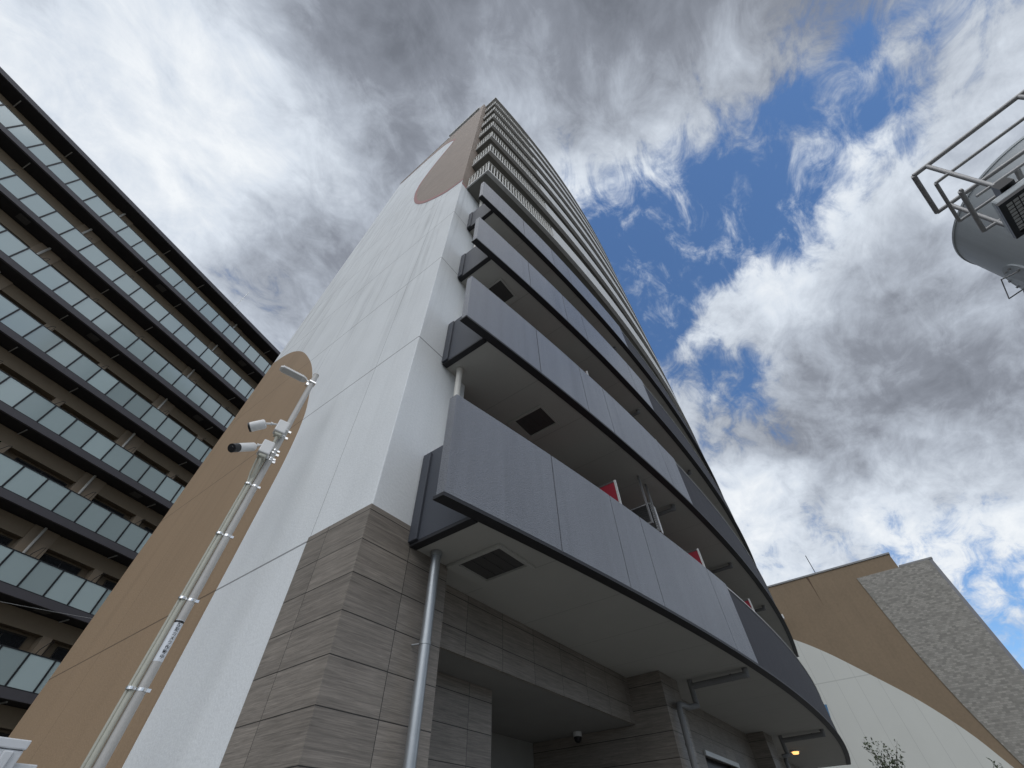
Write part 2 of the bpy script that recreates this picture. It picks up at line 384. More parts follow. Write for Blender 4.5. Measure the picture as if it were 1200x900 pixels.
# upper tan tiled field with its wavy pink edged outline
wave = bez([(y, z + H, 0) for y, z in ((3.02, 14.05), (3.45, 14.25), (3.92, 14.60), (4.98, 15.95), (5.71, 17.35), (6.2, 18.9), (6.55, 20.8), (6.6, 22.6), (6.27, 24.4), (5.7, 26.3), (5.2, 27.6), (5.05, 28.35), (5.3, 29.2), (5.9, 30.4), (6.7, 31.3), (8.0, 32.0), (9.6, 32.4), (10.893, 32.6))], 8)
p = MB(); p.prism([(X0, a.x, a.y) for a in wave] + [(X0, 10.893, ZT - 0.01), (X0, Y0, ZT - 0.01)], (-0.006, 0, 0)); p.build('tan_tile_field', M_tantile, tower)
p = MB()
for i in range(len(wave) - 1):
    a, b = wave[i], wave[i + 1]; t = (b - a).normalized(); n = Vector((-t.y, t.x, 0)) * 0.085
    wd = 1.0
    q = [a + n, b + n, b - n, a - n]
    p.prism([(X0 - 0.006, c.x, c.y) for c in q], (-0.003, 0, 0))
p.build('pink_outline', M_pink, tower)
p = MB(); p.box(X0 - 0.002, 2.94, Y0 - 0.006, Y0, sof(4) + 0.1, ZT + 1.2); p.build('tan_return', M_tantile, tower)
p = MB(); p.box(X0 - 0.001, 2.098, Y0 - 0.005, Y0, sof(4) - 0.06, sof(4) + 0.098); p.build('pink_return', M_pink, tower)
# roof: pier at the corner, recessed gap and a projecting cap
p = MB(); p.box(X0, 2.3, Y0 + 0.001, Y0 + 0.33, ZT, ZT + 1.2); p.build('corner_pier', M_tantile, tower)
p = MB(); p.box(X0 + 0.25, XE, 3.6, 6.0, ZT, ZT + 0.379, 1); p.box(X0 - 0.10, XE, 3.37, 6.1, ZT + 0.38, ZT + 0.95, 0); p.build('roof_cap', [M_upper, M_trim], tower)
p = MB(); p.box(X0 - 0.03, 2.9, 6.12, YB + 0.03, ZT, ZT + 0.10, 0); p.build('coping', M_alu, tower)

# tile base
TT = 2.27 + H
p = MB()
p.box(X0 - 0.014, X0 - 0.001, Y0 - 0.0145, 3.965, 0, TT, 0); p.build('tile_cladding_end', M_tile_end, tower)
p = MB(); p.box(X0 - 0.0008, 2.95, Y0 - 0.014, Y0 - 0.001, 0, TT, 0); p.box(2.9505, 2.964, Y0 - 0.014, 3.28, 0, sof(0) - 0.002, 0)
p.build('tile_cladding_front', M_tile_front, tower)
BB = 1.47 + H                                 # underside of the beam over the passage
p = MB(); p.box(2.966, 7.549, 3.28, 3.318, BB, sof(0) - 0.003, 0); p.build('tile_beam', M_tile_beam, tower)
p = MB(); p.box(2.966, 4.70, 3.80, 4.1, 0, BB - 0.003, 0); p.build('passage_tile_wall', M_tile_front, tower)
p = MB(); p.box(7.55, 8.28, 2.72, 3.3185, 0, sof(0) - 0.003); p.box(7.55, 8.28, 3.32, 5.19, 0, BB - 0.004); p.build('tile_pier', M_tile_front, tower)
p = MB(); p.box(8.282, 9.80, 3.08, 3.32, 0, sof(0) - 0.004); p.box(9.80, 11.65, 3.08, 3.32, 1.37 + H, sof(0) - 0.004); p.box(11.65, 13.28, 3.08, 3.32, 0, sof(0) - 0.004)
p.build('tile_wall', M_tile_front, tower)
p = MB(); p.box(9.78, 11.67, 3.04, 3.078, 1.33 + H, 1.40 + H, 0); p.box(11.6, 11.67, 3.04, 3.078, 0.5, 1.33 + H, 0); p.box(9.86, 11.6, 3.2, 3.23, 0.4, 1.36 + H, 1)
p.build('shop_window', [M_alu, M_black], tower)
p = MB(); p.box(13.282, 14.0, 2.70, 3.4, 0, sof(0) - 0.003); p.build('tile_pier', M_tile_front, tower)
p = MB(); p.box(14.001, XE, 3.3, 3.5, 0, sof(0) - 0.004); p.build('tile_wall', M_tile_front, tower)
M_passage = mat('passage_render', (0.27, 0.265, 0.25), 0.8)
p = MB(); p.box(2.966, 9.7, 3.3195, 5.4, BB, BB + 0.08); p.build('passage_ceiling', M_passage, tower)
p = MB(); p.box(2.966, 3.1, 4.102, 5.198, 0, BB - 0.002); p.build('passage_side_wall', M_passage, tower)
p = MB(); p.box(2.966, 9.7, 5.2, 5.4, 0, BB - 0.002); p.build('passage_back_wall', M_passage, tower)

# ---- balconies
XS = 2.418                                    # side parapet outer face
LX = [2.0, 3.47, 4.66, 5.40, 7.55, 8.40]      # light panel joints
def strip(mb, xs, off0, off1, z0, z1, mi=0, cap=True, trim_mi=None):
    """solid following the bowed line between offsets off0 (outer) and off1 (inner)"""
    n = len(xs)
    vs = []
    for x in xs: vs += [(x, yo(x) + off0, z0), (x, yo(x) + off0, z1), (x, yo(x) + off1, z1), (x, yo(x) + off1, z0)]
    fo, fb = [], []
    for i in range(n - 1):
        a, b = 4 * i, 4 * (i + 1)
        fo += [(a, b, b + 1, a + 1), (a + 1, b + 1, b + 2, a + 2), (a + 2, b + 2, b + 3, a + 3)]
        fb += [(a + 3, b + 3, b, a)]
    fo += [(0, 1, 2, 3), (4 * (n - 1) + 3, 4 * (n - 1) + 2, 4 * (n - 1) + 1, 4 * (n - 1))]
    mb.add(vs, fo, mi); mb.add(vs, fb, mi if trim_mi is None else trim_mi)
def lin(a, b, n): return [a + (b - a) * i / n for i in range(n + 1)]
for k in range(11):
    s = sof(k)
    dark = k < 4
    xl = XS + 0.09 if dark else 2.14
    sl = MB(); xs = lin(xl, XE - 0.02, 36)
    top = 0.20 if dark else 0.07
    n = len(xs); vs = []
    for x in xs: vs += [(x, yo(x) + 0.125, s), (x, 3.315, s), (x, yo(x) + 0.125, s + top), (x, 3.315, s + top)]
    fs = []
    for i in range(n - 1):
        a, b = 4 * i, 4 * i + 4
        fs += [(a, a + 1, b + 1, b), (a + 2, b + 2, b + 3, a + 3), (a, b, b + 2, a + 2), (a + 1, a + 3, b + 3, b + 1)]
    fs += [(0, 2, 3, 1), (4 * n - 4, 4 * n - 3, 4 * n - 1, 4 * n - 2)]
    sl.add(vs, fs, 0)
    if not dark:      # white fascia band round the slab edge
        strip(sl, lin(2.10, XE, 40), 0.0, 0.122, s - 0.03, s + 0.075, 1)
        sl.box(2.10, 2.138, yo(2.14) + 0.124, Y0 - 0.007, s - 0.03, s + 0.075, 1)
        sl.box(2.142, 2.95, 2.36, Y0 - 0.008, s - 0.012, s - 0.001, 0)
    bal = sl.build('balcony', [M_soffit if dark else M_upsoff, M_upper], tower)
    if dark:
        pt = s + 1.26
        for a, b in zip(LX[:-1], LX[1:]):
            q = MB(); strip(q, lin(a + 0.009, b - 0.009, 4), 0.0, 0.10, s + 0.02, pt, 0)
            q.build('parapet_panel', M_parapet, bal)
        q = MB(); strip(q, lin(2.05, 8.39, 20), 0.1005, 0.12, s + 0.02, pt - 0.004, 0); q.build('parapet_backing', M_trim, bal)
        q = MB(); strip(q, lin(8.404, XE, 24), 0.035, 0.12, s + 0.02, pt - 0.02, 0); q.build('charcoal_parapet', M_parapet2, bal)
        q = MB(); strip(q, lin(2.0, XE, 40), 0.002, 0.124, s - 0.015, s + 0.018, 0); q.box(XS, XS + 0.09, yo(XS) + 0.126, Y0 - 0.016, s - 0.012, s + 0.018, 0)
        q.build('edge_trim', M_trim, bal)
        q = MB(); strip(q, lin(8.404, XE, 24), 0.018, 0.034, s + 0.019, s + 0.032, 0); strip(q, lin(8.404, XE, 24), 0.02, 0.125, pt - 0.019, pt - 0.001, 0); q.build('drip_edge', M_alu, bal)
        q = MB(); q.box(XS, XS + 0.088, yo(XS) + 0.122, Y0 - 0.005, s + 0.02, pt - 0.12); q.box(XS - 0.03, XS, Y0 - 0.13, Y0 - 0.016, s + 0.02, pt - 0.16); q.build('side_parapet', M_slate, bal, bevel=0.004)
        q = MB(); q.box(XE, XE + 0.09, yo(XE), 3.3, s, pt - 0.1); q.build('side_parapet', M_slate, bal)
        # evacuation hatch in the soffit
        hx = 2.96 if k % 2 == 0 else 4.04
        q = MB(); x0, x1, y0, y1 = hx, hx + 0.46, 2.33, 2.86
        q.box(x0 - 0.035, x0, y0 - 0.035, y1 + 0.13, s - 0.03, s - 0.002, 0); q.box(x1, x1 + 0.10, y0 - 0.035, y1 + 0.13, s - 0.03, s - 0.002, 0)
        q.box(x0, x1, y0 - 0.035, y0, s - 0.03, s - 0.002, 0); q.box(x0, x1, y1, y1 + 0.13, s - 0.03, s - 0.002, 0)
        q.box(x0, x1, y0, y1, s - 0.006, s - 0.001, 1)
        for j in range(1, 4): q.box(x0 + 0.01, x1 - 0.01, y0 + j * 0.13, y0 + j * 0.13 + 0.012, s - 0.012, s - 0.0065, 1)
        q.build('evacuation_hatch', [M_soffit, M_hatchdark], bal)
        # red break-through partitions between flats
        for x in ((5.36, 8.25, 11.1) if k < 3 else ()):
            yy = yo(x) + 0.19; q = MB()
            z0, z1 = s + 0.25, s + (1.98, 1.92, 1.8)[k] - (0.0 if x < 6 else 0.03 if x < 9 else 0.07)
            q.box(x - 0.008, x + 0.008, yy + 0.03, 3.28, z0, z1 - 0.03, 0)
            q.box(x - 0.014, x + 0.014, yy, yy + 0.03, z0, z1, 1); q.box(x - 0.012, x + 0.012, yy + 0.031, 3.28, z1 - 0.03, z1, 2)
            q.build('partition_panel', [M_red, M_alu, M_hatchdark], bal)
    else:
        # open baluster railing round the corner, then solid parapet
        q = MB(); rt = s + 1.12
        x = 2.12
        while x < 5.06:
            q.box(x, x + 0.028, yo(x) + 0.01, yo(x) + 0.05, s + 0.076, rt - 0.03); x += 0.118
        y = yo(2.12) + 0.10
        while y < Y0 - 0.05:
            q.box(2.105, 2.145, y, y + 0.028, s + 0.076, rt - 0.03); y += 0.118
        strip(q, lin(2.10, 5.08, 10), 0.0, 0.06, rt - 0.029, rt); q.box(2.10, 2.15, yo(2.1) + 0.062, Y0 - 0.01, rt - 0.029, rt)
        q.build('railing', M_rail, bal)
        q = MB(); strip(q, lin(5.10, XE, 34), 0.004, 0.12, s + 0.077, s + 1.15); q.build('parapet', M_upper, bal)
        q = MB(); q.box(XE, XE + 0.09, yo(XE), 3.3, s, s + 1.15); q.build('side_parapet', M_upper, bal)
# eave slab above the top storey
q = MB(); s = sof(11); strip(q, lin(2.08, XE, 40), -0.02, 1.2, s, s + 0.24); q.build('roof_eave', M_upper, tower)
# downpipes
def ring(q, c, r, z, h=0.02, mi=0): q.tube([(c[0], c[1], z), (c[0], c[1], z + h)], r, 18, mi)
q = MB(); q.tube([(2.67, 2.885, 0), (2.67, 2.885, S0 - 0.005)], 0.046, 20); ring(q, (2.67, 2.885), 0.056, S0 - 0.05, 0.045)
ring(q, (2.67, 2.885), 0.05, 2.86, 0.03); q.tube([(2.67, 2.885, 2.875), (2.63, 3.0, 2.875)], 0.008, 8); ring(q, (2.67, 2.885), 0.05, 1.2, 0.03)
q.build('downpipe', M_steel, tower)
q = MB()
for k in range(4):
    q.tube([(2.655, 2.87, sof(k) + 0.2), (2.655, 2.87, sof(k + 1) - 0.005)], 0.045, 16); ring(q, (2.655, 2.87), 0.055, sof(k + 1) - 0.04, 0.035)
q.build('downpipe', M_creampipe, tower)
def drain(x, y_far, yb, px, py):
    q = MB(); z = S0 - 0.085
    q.tube([(x, y_far, S0 - 0.004), (x, y_far, z - 0.01), (x, y_far + 0.05, z)], 0.05, 14)
    q.tube([(x, y_far + 0.03, z), (x, yb, z - 0.01)], 0.045, 14)
    ring_y = y_far + 0.22
    q.tube([(x, ring_y, z), (x, ring_y + 0.03, z)], 0.052, 14)
    q.tube([(x, yb, S0 - 0.004), (x, yb, z - 0.20), (x - 0.03, yb - 0.02, z - 0.27), (x - 0.12, py, z - 0.29), (px + 0.12, py, z - 0.31), (px + 0.03, py, z - 0.33), (px, py, z - 0.42), (px, py, 0)], 0.043, 14)
    ring(q, (px, py), 0.05, 2.78, 0.03)
    q.build('drain_pipe', M_drain, tower)
drain(8.36, 1.62, 2.53, 7.78, 2.63)
drain(14.08, 1.60, 2.52, 14.06, 2.60)
for k in (1, 2, 3):
    for x in (8.1, 11.4, 14.6):
        z = sof(k) - 0.085; q = MB()
        q.tube([(x, yo(x) + 0.32, sof(k) - 0.004), (x, yo(x) + 0.32, z - 0.01), (x, yo(x) + 0.37, z)], 0.05, 12); q.tube([(x, yo(x) + 0.35, z), (x, 3.31, z - 0.01)], 0.04, 12)
        q.build('drain_pipe', M_drain, tower)
# lit ceiling lamp near the far end
q = MB(); q.tube([(16.36, 2.71, S0 - 0.03), (16.36, 2.71, S0 - 0.002)], 0.13, 20); lampo = q.build('ceiling_light', M_camwhite, tower)
ml = bpy.data.materials.new('warm_lamp'); ml.use_nodes = True; b = ml.node_tree.nodes['Principled BSDF']
b.inputs['Base Color'].default_value = (0.9, 0.7, 0.45, 1); b.inputs['Emission Color'].default_value = (1.0, 0.50, 0.16, 1); b.inputs['Emission Strength'].default_value = 1.6
q = MB(); q.tube([(16.36, 2.71, S0 - 0.075), (16.36, 2.71, S0 - 0.031)], [0.07, 0.09], 20); q.build('bulb', ml, lampo)

# ---- dome camera on the passage ceiling
d = thing('dome_camera', 'small dome security camera under the passage ceiling', 'camera', (7.35, 4.2, BB))
q = MB(); q.tube([(7.35, 4.2, BB - 0.06), (7.35, 4.2, BB - 0.002)], 0.07, 18); q.build('base', M_camwhite, d)
q = MB(); q.tube([(7.35, 4.2, BB - 0.13), (7.35, 4.2, BB - 0.115), (7.35, 4.2, BB - 0.061)], [0.02, 0.05, 0.062], 18); q.build('dome', M_black, d)

# ---- air conditioner hung under a balcony
ax0, ay0 = 7.42, 1.98
d = thing('air_conditioner', 'white air conditioner unit hung under the balcony slab beside a red partition', 'air conditioner', (7.27, 2.24, sof(1) - 0.95))
q = MB(); q.box(7.12, 7.36, 1.90, 2.62, sof(1) - 0.95, sof(1) - 0.36); q.build('casing', M_camwhite, d, bevel=0.03)
q = MB()
q.box(7.108, 7.119, 1.93, 2.58, sof(1) - 0.92, sof(1) - 0.40)
for j in range(12): q.box(7.102, 7.1075, 1.90, 2.58, sof(1) - 0.91 + j * 0.042, sof(1) - 0.90 + j * 0.042)
q.build('grille', M_hatchdark, d)
for x in (6.72, 7.06):
    q = MB(); q.box(x, x + 0.035, 1.86, 1.89, sof(1) - 1.02, sof(1) - 0.003); q.box(x, x + 0.035, 2.63, 2.66, sof(1) - 1.02, sof(1) - 0.003); q.box(x, x + 0.035, 1.892, 2.628, sof(1) - 1.02, sof(1) - 0.985); q.build('hanger', M_drain, d)

# ---- blue projecting sign past the end of the tower
d = thing('blue_sign', 'narrow blue sign board sticking out past the far end of the lowest balcony', 'sign', (20.5, 1.75, 3.4))
q = MB(); q.prism([(20.6, 2.02, 4.30), (20.6, 2.6, 4.30), (20.6, 2.6, 5.25), (20.6, 1.84, 5.25)], (0.06, 0, 0)); q.build('board', mat('blue_board', (0.10, 0.24, 0.42), 0.5), d)
q = MB(); q.box(20.1, 20.9, 2.62, 2.66, 4.0, 4.06); q.box(20.1, 20.9, 2.62, 2.66, 5.1, 5.16); q.build('bracket', M_trim, d)

# ================================================================== LEFT BLOCK
Av = Vector((0.97239571, 0.2333379, 0)); Nv = Vector((-0.2333379, 0.97239571, 0)); ND = 24.9
def sn(s, n, z): return Av * s + Nv * n + Vector((0, 0, z))
class SB(MB):
    def sbox(self, s0, s1, n0, n1, z0, z1, mi=0):
        self.obox(sn(s0, n0, z0), Av * (s1 - s0), Nv * (n1 - n0), Vector((0, 0, z1 - z0)), mi)
M_fascia = mat('plum_grey_fascia', (0.085, 0.080, 0.088), 0.6)
M_blacksoff = mat('dark_soffit', (0.030, 0.028, 0.030), 0.7)
M_beam = mat('tan_tile_beam', (0.29, 0.225, 0.155), 0.75)
M_beam2 = mat('tan_column', (0.34, 0.265, 0.19), 0.75)
M_post = mat('dark_railing', (0.022, 0.024, 0.027), 0.5)
M_win = mat('dark_window_glass', (0.02, 0.022, 0.025), 0.08, spec=0.8)
M_frame = mat('window_frame', (0.05, 0.045, 0.04), 0.5)
def glass_mat():
    m = bpy.data.materials.new('frosted_glass'); m.use_nodes = True; nt = m.node_tree; bs = nt.nodes['Principled BSDF']
    t = N(nt, 'ShaderNodeTexCoord'); oi = N(nt, 'ShaderNodeObjectInfo')
    f = noise(nt, t.outputs['Object'], 0.35, 5, 0.6).outputs[0]
    v = math_n(nt, 'MULTIPLY_ADD', math_n(nt, 'SUBTRACT', f, 0.5), 0.18, c=1.0)
    v = math_n(nt, 'MULTIPLY', v, math_n(nt, 'MULTIPLY_ADD', math_n(nt, 'SUBTRACT', oi.outputs['Random'], 0.5), 0.45, c=1.0))
    vm = vmath(nt, 'SCALE', (0.44, 0.535, 0.535)); nt.links.new(v, vm.inputs['Scale'])
    nt.links.new(vm.outputs[0], bs.inputs['Base Color']); bs.inputs['Roughness'].default_value = 0.10; bs.inputs['Specular IOR Level'].default_value = 0.9; bs.inputs['IOR'].default_value = 1.6
    return m
M_glass = glass_mat()
SA, SZ = -24.0, 26.0
block = thing('balcony_block', 'long brown apartment block with dark slabs and frosted glass balcony fronts', 'building', sn(0, ND, 0))
q = SB(); q.sbox(SA, SZ, 26.25, 38, 0, 29.4); q.build('wall', M_beam, block)
q = SB(); q.sbox(SA, SZ + 0.3, ND - 0.02, 38.2, 29.42, 29.74, 0); q.sbox(SA + 0.05, SZ + 0.25, ND + 0.05, 26.2, 29.405, 29.419, 1); q.build('roof_slab', [M_fascia, M_blacksoff], block)
UNITS = [-20.1, -17.2, -13.7, -10.9, -8.17, -5.45, -1.84, 1.02, 3.77, 7.2, 10.12, 12.9, 16.3, 19.0]
WIDE = {-1.84, 7.2, 16.3, -10.9, -20.1}
glass_all = []
for k in range(0, 9):
    gb = 5.02 + 2.9 * (k - 1) + H
    fb = gb - 0.32
    q = SB(); q.sbox(SA, SZ, ND, ND + 0.12, fb, gb - 0.02, 0); q.sbox(SA, SZ, ND + 0.121, 26.24, fb + 0.02, gb - 0.06, 1)
    bal = q.build('balcony', [M_fascia, M_blacksoff], block)
    q = SB(); q.sbox(SA, SZ, ND + 0.02, ND + 0.07, gb + 1.085, gb + 1.12); q.sbox(SA, SZ, ND + 0.02, ND + 0.07, gb - 0.019, gb + 0.02)
    i0 = int((SA - 7.645) / 0.9785)
    posts = [7.645 + 0.9785 * i for i in range(i0 + 1, 19)]
    for s_ in posts: q.sbox(s_ - 0.036, s_ + 0.036, ND + 0.015, ND + 0.075, gb + 0.02, gb + 1.085)
    q.build('railing_frame', M_post, bal)
    for s_ in posts[:-1]:
        c = sn(s_ + 0.49, ND + 0.04, gb + 0.55)
        glass_all.append(((c - Vector((0, 0, H))).length, s_, gb, bal))
    # beam under the slab above, columns, fins and pipes
    ub = gb + 2.9 - 0.32 if k < 8 else 29.40
    q = SB(); q.sbox(SA, SZ, 25.85, 26.24, ub - 0.62, ub - 0.002); q.build('beam', M_beam, bal)
    for u in UNITS:
        q = SB()
        if u in WIDE:
            q.sbox(u - 0.38, u + 0.64, 25.80, 26.245, gb - 0.06, ub - 0.003, 0); q.build('column', M_beam2, bal)
            q = SB(); c = sn(u, 25.72, 0); q.tube([(c.x, c.y, gb - 0.05), (c.x, c.y, ub - 0.005)], 0.055, 10); q.build('downpipe', M_creampipe, bal)
            hs = u + 0.32
        else:
            q.sbox(u - 0.16, u + 0.22, 25.83, 26.246, gb - 0.06, ub - 0.625, 0); q.sbox(u - 0.02, u + 0.02, 25.2, 25.828, ub - 0.05, ub - 0.004, 1); q.build('column', [M_beam2, M_alu], bal)
            hs = u + 0.04
        q = SB()      # folding clothes-pole arm
        pp = [sn(hs - 0.12, 25.74, gb + 1.05), sn(hs - 0.10, 25.55, gb + 1.45), sn(hs + 0.02, 25.40, gb + 1.72), sn(hs + 0.12, 25.40, gb + 1.78), sn(hs + 0.12, 25.74, gb + 1.05)]
        q.tube(pp, 0.014, 6); q.build('laundry_arm', M_post, bal)
    for a, b in zip(UNITS[:-1], UNITS[1:]):
        s0, s1 = a + 0.72, b - 0.5
        if s1 - s0 < 0.8 or a < -12 or b > 15: continue
        q = SB(); zt_, zb_ = ub - 0.70, gb - 0.02
        q.sbox(s0, s1, 26.2, 26.247, zb_, zt_, 0); m_ = (s0 + s1) / 2
        for x0, x1 in ((s0 + 0.05, m_ - 0.03), (m_ + 0.03, s1 - 0.05)): q.sbox(x0, x1, 26.185, 26.199, zb_ + 0.06, zt_ - 0.06, 1)
        q.build('window', [M_frame, M_win], bal)
    for u in (-3.6, 2.2, 8.9):
        if (k * 3 + int(u)) % 2 == 0:
            q = SB(); q.sbox(u, u + 0.5, 25.2, 25.6, fb - 0.012, fb + 0.018); q.build('soffit_hatch', mat('soffit_hatch_grey', (0.10, 0.095, 0.09)) if 'soffit_hatch_grey' not in bpy.data.materials else bpy.data.materials['soffit_hatch_grey'], bal)
vis = sorted([g_ for g_ in glass_all if -9.5 < g_[1] < 12.5 and g_[2] > 5])[:100]
vset = {(round(v[1], 3), round(v[2], 3)) for v in vis}
for _, s_, gb, bal in vis:
    q = SB(); q.sbox(s_ + 0.03, s_ + 0.9485, ND + 0.035, ND + 0.05, gb + 0.021, gb + 1.084); q.build('glass_panel', M_glass, bal)
q = SB()
for _, s_, gb, bal in glass_all:
    if (round(s_, 3), round(gb, 3)) not in vset: q.sbox(s_ + 0.03, s_ + 0.9485, ND + 0.035, ND + 0.05, gb + 0.021, gb + 1.084)
q = q.build('glass_panel', M_glass, block); q['kind'] = 'stuff'
q = SB(); c = sn(6.12, 25.2, 0); q.tube([(c.x, c.y, 29.7), (c.x, c.y, 32.36)], 0.022, 6); q.build('antenna', M_alu, block)

# ================================================================== RIGHT HALL
XR = 42.0
hall = thing('wide_hall', 'low brown hall with a sweeping cream curve and grey textured end panel', 'building', (XR, -7.3, 0))
M_brown = mat('brown_render', (0.232, 0.172, 0.112), 0.8, var=0.14, vscale=0.5, bscale=6, grain=0.3, streak=0.10)
M_cream = mat('cream_panel', (0.60, 0.605, 0.56), 0.75, var=0.06, vscale=0.5, lines=[(1, 0.0, 1.22, 0.025), (2, 8.61 + H, 40, 0.06)], line_dark=0.80)
M_relief = mosaic_mat('grey_relief_tile', (0.34, 0.322, 0.285), 1, 0.20, 0.10, 0.5, (0.20, 0.19, 0.168), 0.05)
q = MB(); q.box(XR, XR + 20, -5.2, 30, 0, 15.5 + H); q.box(XR + 0.01, XR + 20, -7.28, -5.202, 0, 14.45 + H); q.build('wall', M_brown, hall)
q = MB(); q.box(XR - 0.06, XR + 20, -5.26, 30, 15.502 + H, 15.62 + H); q.box(XR - 0.06, XR + 20, -7.36, -5.262, 14.452 + H, 14.57 + H); q.build('coping', mat('grey_coping', (0.25, 0.25, 0.25), 0.5), hall)
tex = bez([(y, z + H, 0) for y, z in ((-2.35, 14.45), (-2.6, 12), (-2.94, 9.07), (-3.45, 6.3), (-4.2, 3.5), (-5.2, 0.6), (-5.8, -1.5))], 6)
q = MB(); q.prism([(XR, a.x, a.y) for a in tex] + [(XR, -7.1, 0.1), (XR, -7.1, 14.45 + H)], (-0.05, 0, 0)); q.build('textured_panel', M_relief, hall)
q = MB(); q.box(XR - 0.03, XR + 0.02, -7.3, -7.1, 0, 14.451 + H); q.build('corner_trim', mat('trim_grey', (0.22, 0.22, 0.23), 0.5), hall)
sweep = bez([(y, z + H, 0) for y, z in ((14, 16.0), (9.0, 14.2), (6.2, 12.9), (4.0, 11.65), (2.2, 10.35), (0.3, 8.6), (-1.43, 6.9), (-2.73, 5.25), (-3.5, 3.9), (-4.6, 1.6), (-5.4, -1.5))], 6)
pl = [(XR, a.x, min(a.y, 15.48 + H)) for a in sweep] + [(XR, 14, 0.1)]
q = MB(); q.prism(pl, (-0.03, 0, 0)); q.build('cream_curve', M_cream, hall)
q = MB(); q.tube([(XR + 2, 0.02, 15.6 + H), (XR + 2, 0.0, 17.9 + H)], 0.03, 6); q.build('antenna', M_trim, hall)
q = MB(); q.prism([(XR - 0.001, 0.66, 15.45 + H), (XR - 0.001, 0.82, 15.45 + H), (XR - 0.001, 0.74, 14.6 + H), (XR - 0.001, 0.70, 13.2 + H), (XR - 0.001, 0.69, 14.6 + H)], (-0.01, 0, 0)); q.build('rust_stain', mat('rust_stain', (0.11, 0.07, 0.045), 0.8), hall)
d = thing('wall_floodlight', 'tiny pale floodlight fixed on the brown hall wall above the cream curve', 'floodlight', (XR - 0.4, 3.85, 12.99 + H))
q = MB(); q.box(XR - 0.35, XR - 0.002, 3.83, 3.88, 12.99 + H, 13.05 + H); q.build('arm', M_alu, d)
q = MB(); q.box(XR - 0.65, XR - 0.352, 3.68, 4.03, 12.86 + H, 13.18 + H); q.build('head', M_camwhite, d)

# ================================================================== CAMERA POLE
PX, PY = 1.432, 4.786
pole = thing('street_lamp', 'slim grey lamp pole with clamped conduits and white warning sticker beside the tan wall', 'lamp post', (PX, PY, 0.11))
PT = 5.09 + H
q = MB(); q.tube([(PX, PY, 0.11), (PX, PY, PT)], 0.038, 28); q.build('pole', M_pole, pole)
q = MB(); q.tube([(PX, PY, PT), (PX, PY, PT + 0.025)], [0.042, 0.036], 24); q.build('cap', M_pole, pole)
q = MB(); q.tube([(PX, PY, 0.11), (PX, PY, 0.13)], 0.12, 24); q.build('base_plate', M_pole, pole)
tl = Vector((-0.93, 0.24, 0)).normalized()                    # toward image left
tf = Vector((-0.286, -0.958, 0)).normalized()                 # toward viewer
c1 = Vector((PX, PY, 0)) + tl * 0.062 + tf * 0.012; c2 = Vector((PX, PY, 0)) + tl * 0.092 + tf * 0.004
q = MB(); q.tube([(c1.x, c1.y, 0.11), (c1.x, c1.y, 3.55 + H)], 0.021, 16); q.build('conduit', M_pvc, pole)
q = MB(); q.tube([(c2.x, c2.y, 0.11), (c2.x, c2.y, 3.05 + H), (c2.x + tl.x * .02, c2.y + tl.y * .02, 3.16 + H), (c2.x + tl.x * .035, c2.y + tl.y * .035, 3.36 + H)], 0.0125, 12); q.build('conduit', M_pvc, pole)
for z in (0.30, 1.03, 1.72, 2.37, 3.0, 3.42, 3.55):
    q = MB(); z += H
    q.tube([(PX, PY, z - 0.011), (PX, PY, z + 0.011)], 0.0405, 24)
    cc = c1 * 0.6 + c2 * 0.4; q.tube([(cc.x, cc.y, z - 0.010), (cc.x, cc.y, z + 0.010)], 0.036, 20)
    e = Vector((PX, PY, z)) - tl * 0.048 + tf * 0.012; q.cbox(e, tl, 0.03, tf, 0.026, (0, 0, 1), 0.024)
    q.build('band_clamp', M_band, pole)
# sticker wrapped round the pole with stacked characters
q = MB(); z0, z1 = 1.225 + H, 1.545 + H; r = 0.0386
base_a = math.atan2(tf.y, tf.x)
def wrap(u, v, rr): a = base_a + u / rr; return (PX + rr * math.cos(a), PY + rr * math.sin(a), v)
us = lin(-0.05, 0.05, 14)
vs = [wrap(u, z, r) for u in us for z in (z0, z1)]
q.add(vs, [(2 * i, 2 * i + 2, 2 * i + 3, 2 * i + 1) for i in range(14)], 0, True)
vs = [wrap(u, z, r + 0.0003) for u in us for z in (z1 - 0.022, z1 - 0.004)]
q.add(vs, [(2 * i, 2 * i + 2, 2 * i + 3, 2 * i + 1) for i in range(14)], 1, True)
stick = q.build('sticker', [M_label, M_black], pole)
cu = bpy.data.curves.new('lettering', 'FONT'); cu.body = '\n'.join('防犯カメラ作動中'); cu.size = 0.034; cu.space_line = 1.03; cu.align_x = 'CENTER'; cu.resolution_u = 2; cu.offset = 0.0007
to = bpy.data.objects.new('lettering', cu); COL.objects.link(to)
dg = bpy.context.evaluated_depsgraph_get(); me = to.evaluated_get(dg).to_mesh()
q = MB(); q.add([wrap(0.012 + v.co.x, z1 - 0.052 + v.co.y, r + 0.0006) for v in me.vertices], [list(p_.vertices) for p_ in me.polygons], 0)
to.evaluated_get(dg).to_mesh_clear(); bpy.data.objects.remove(to, do_unlink=True)
q.build('lettering', M_black, stick)
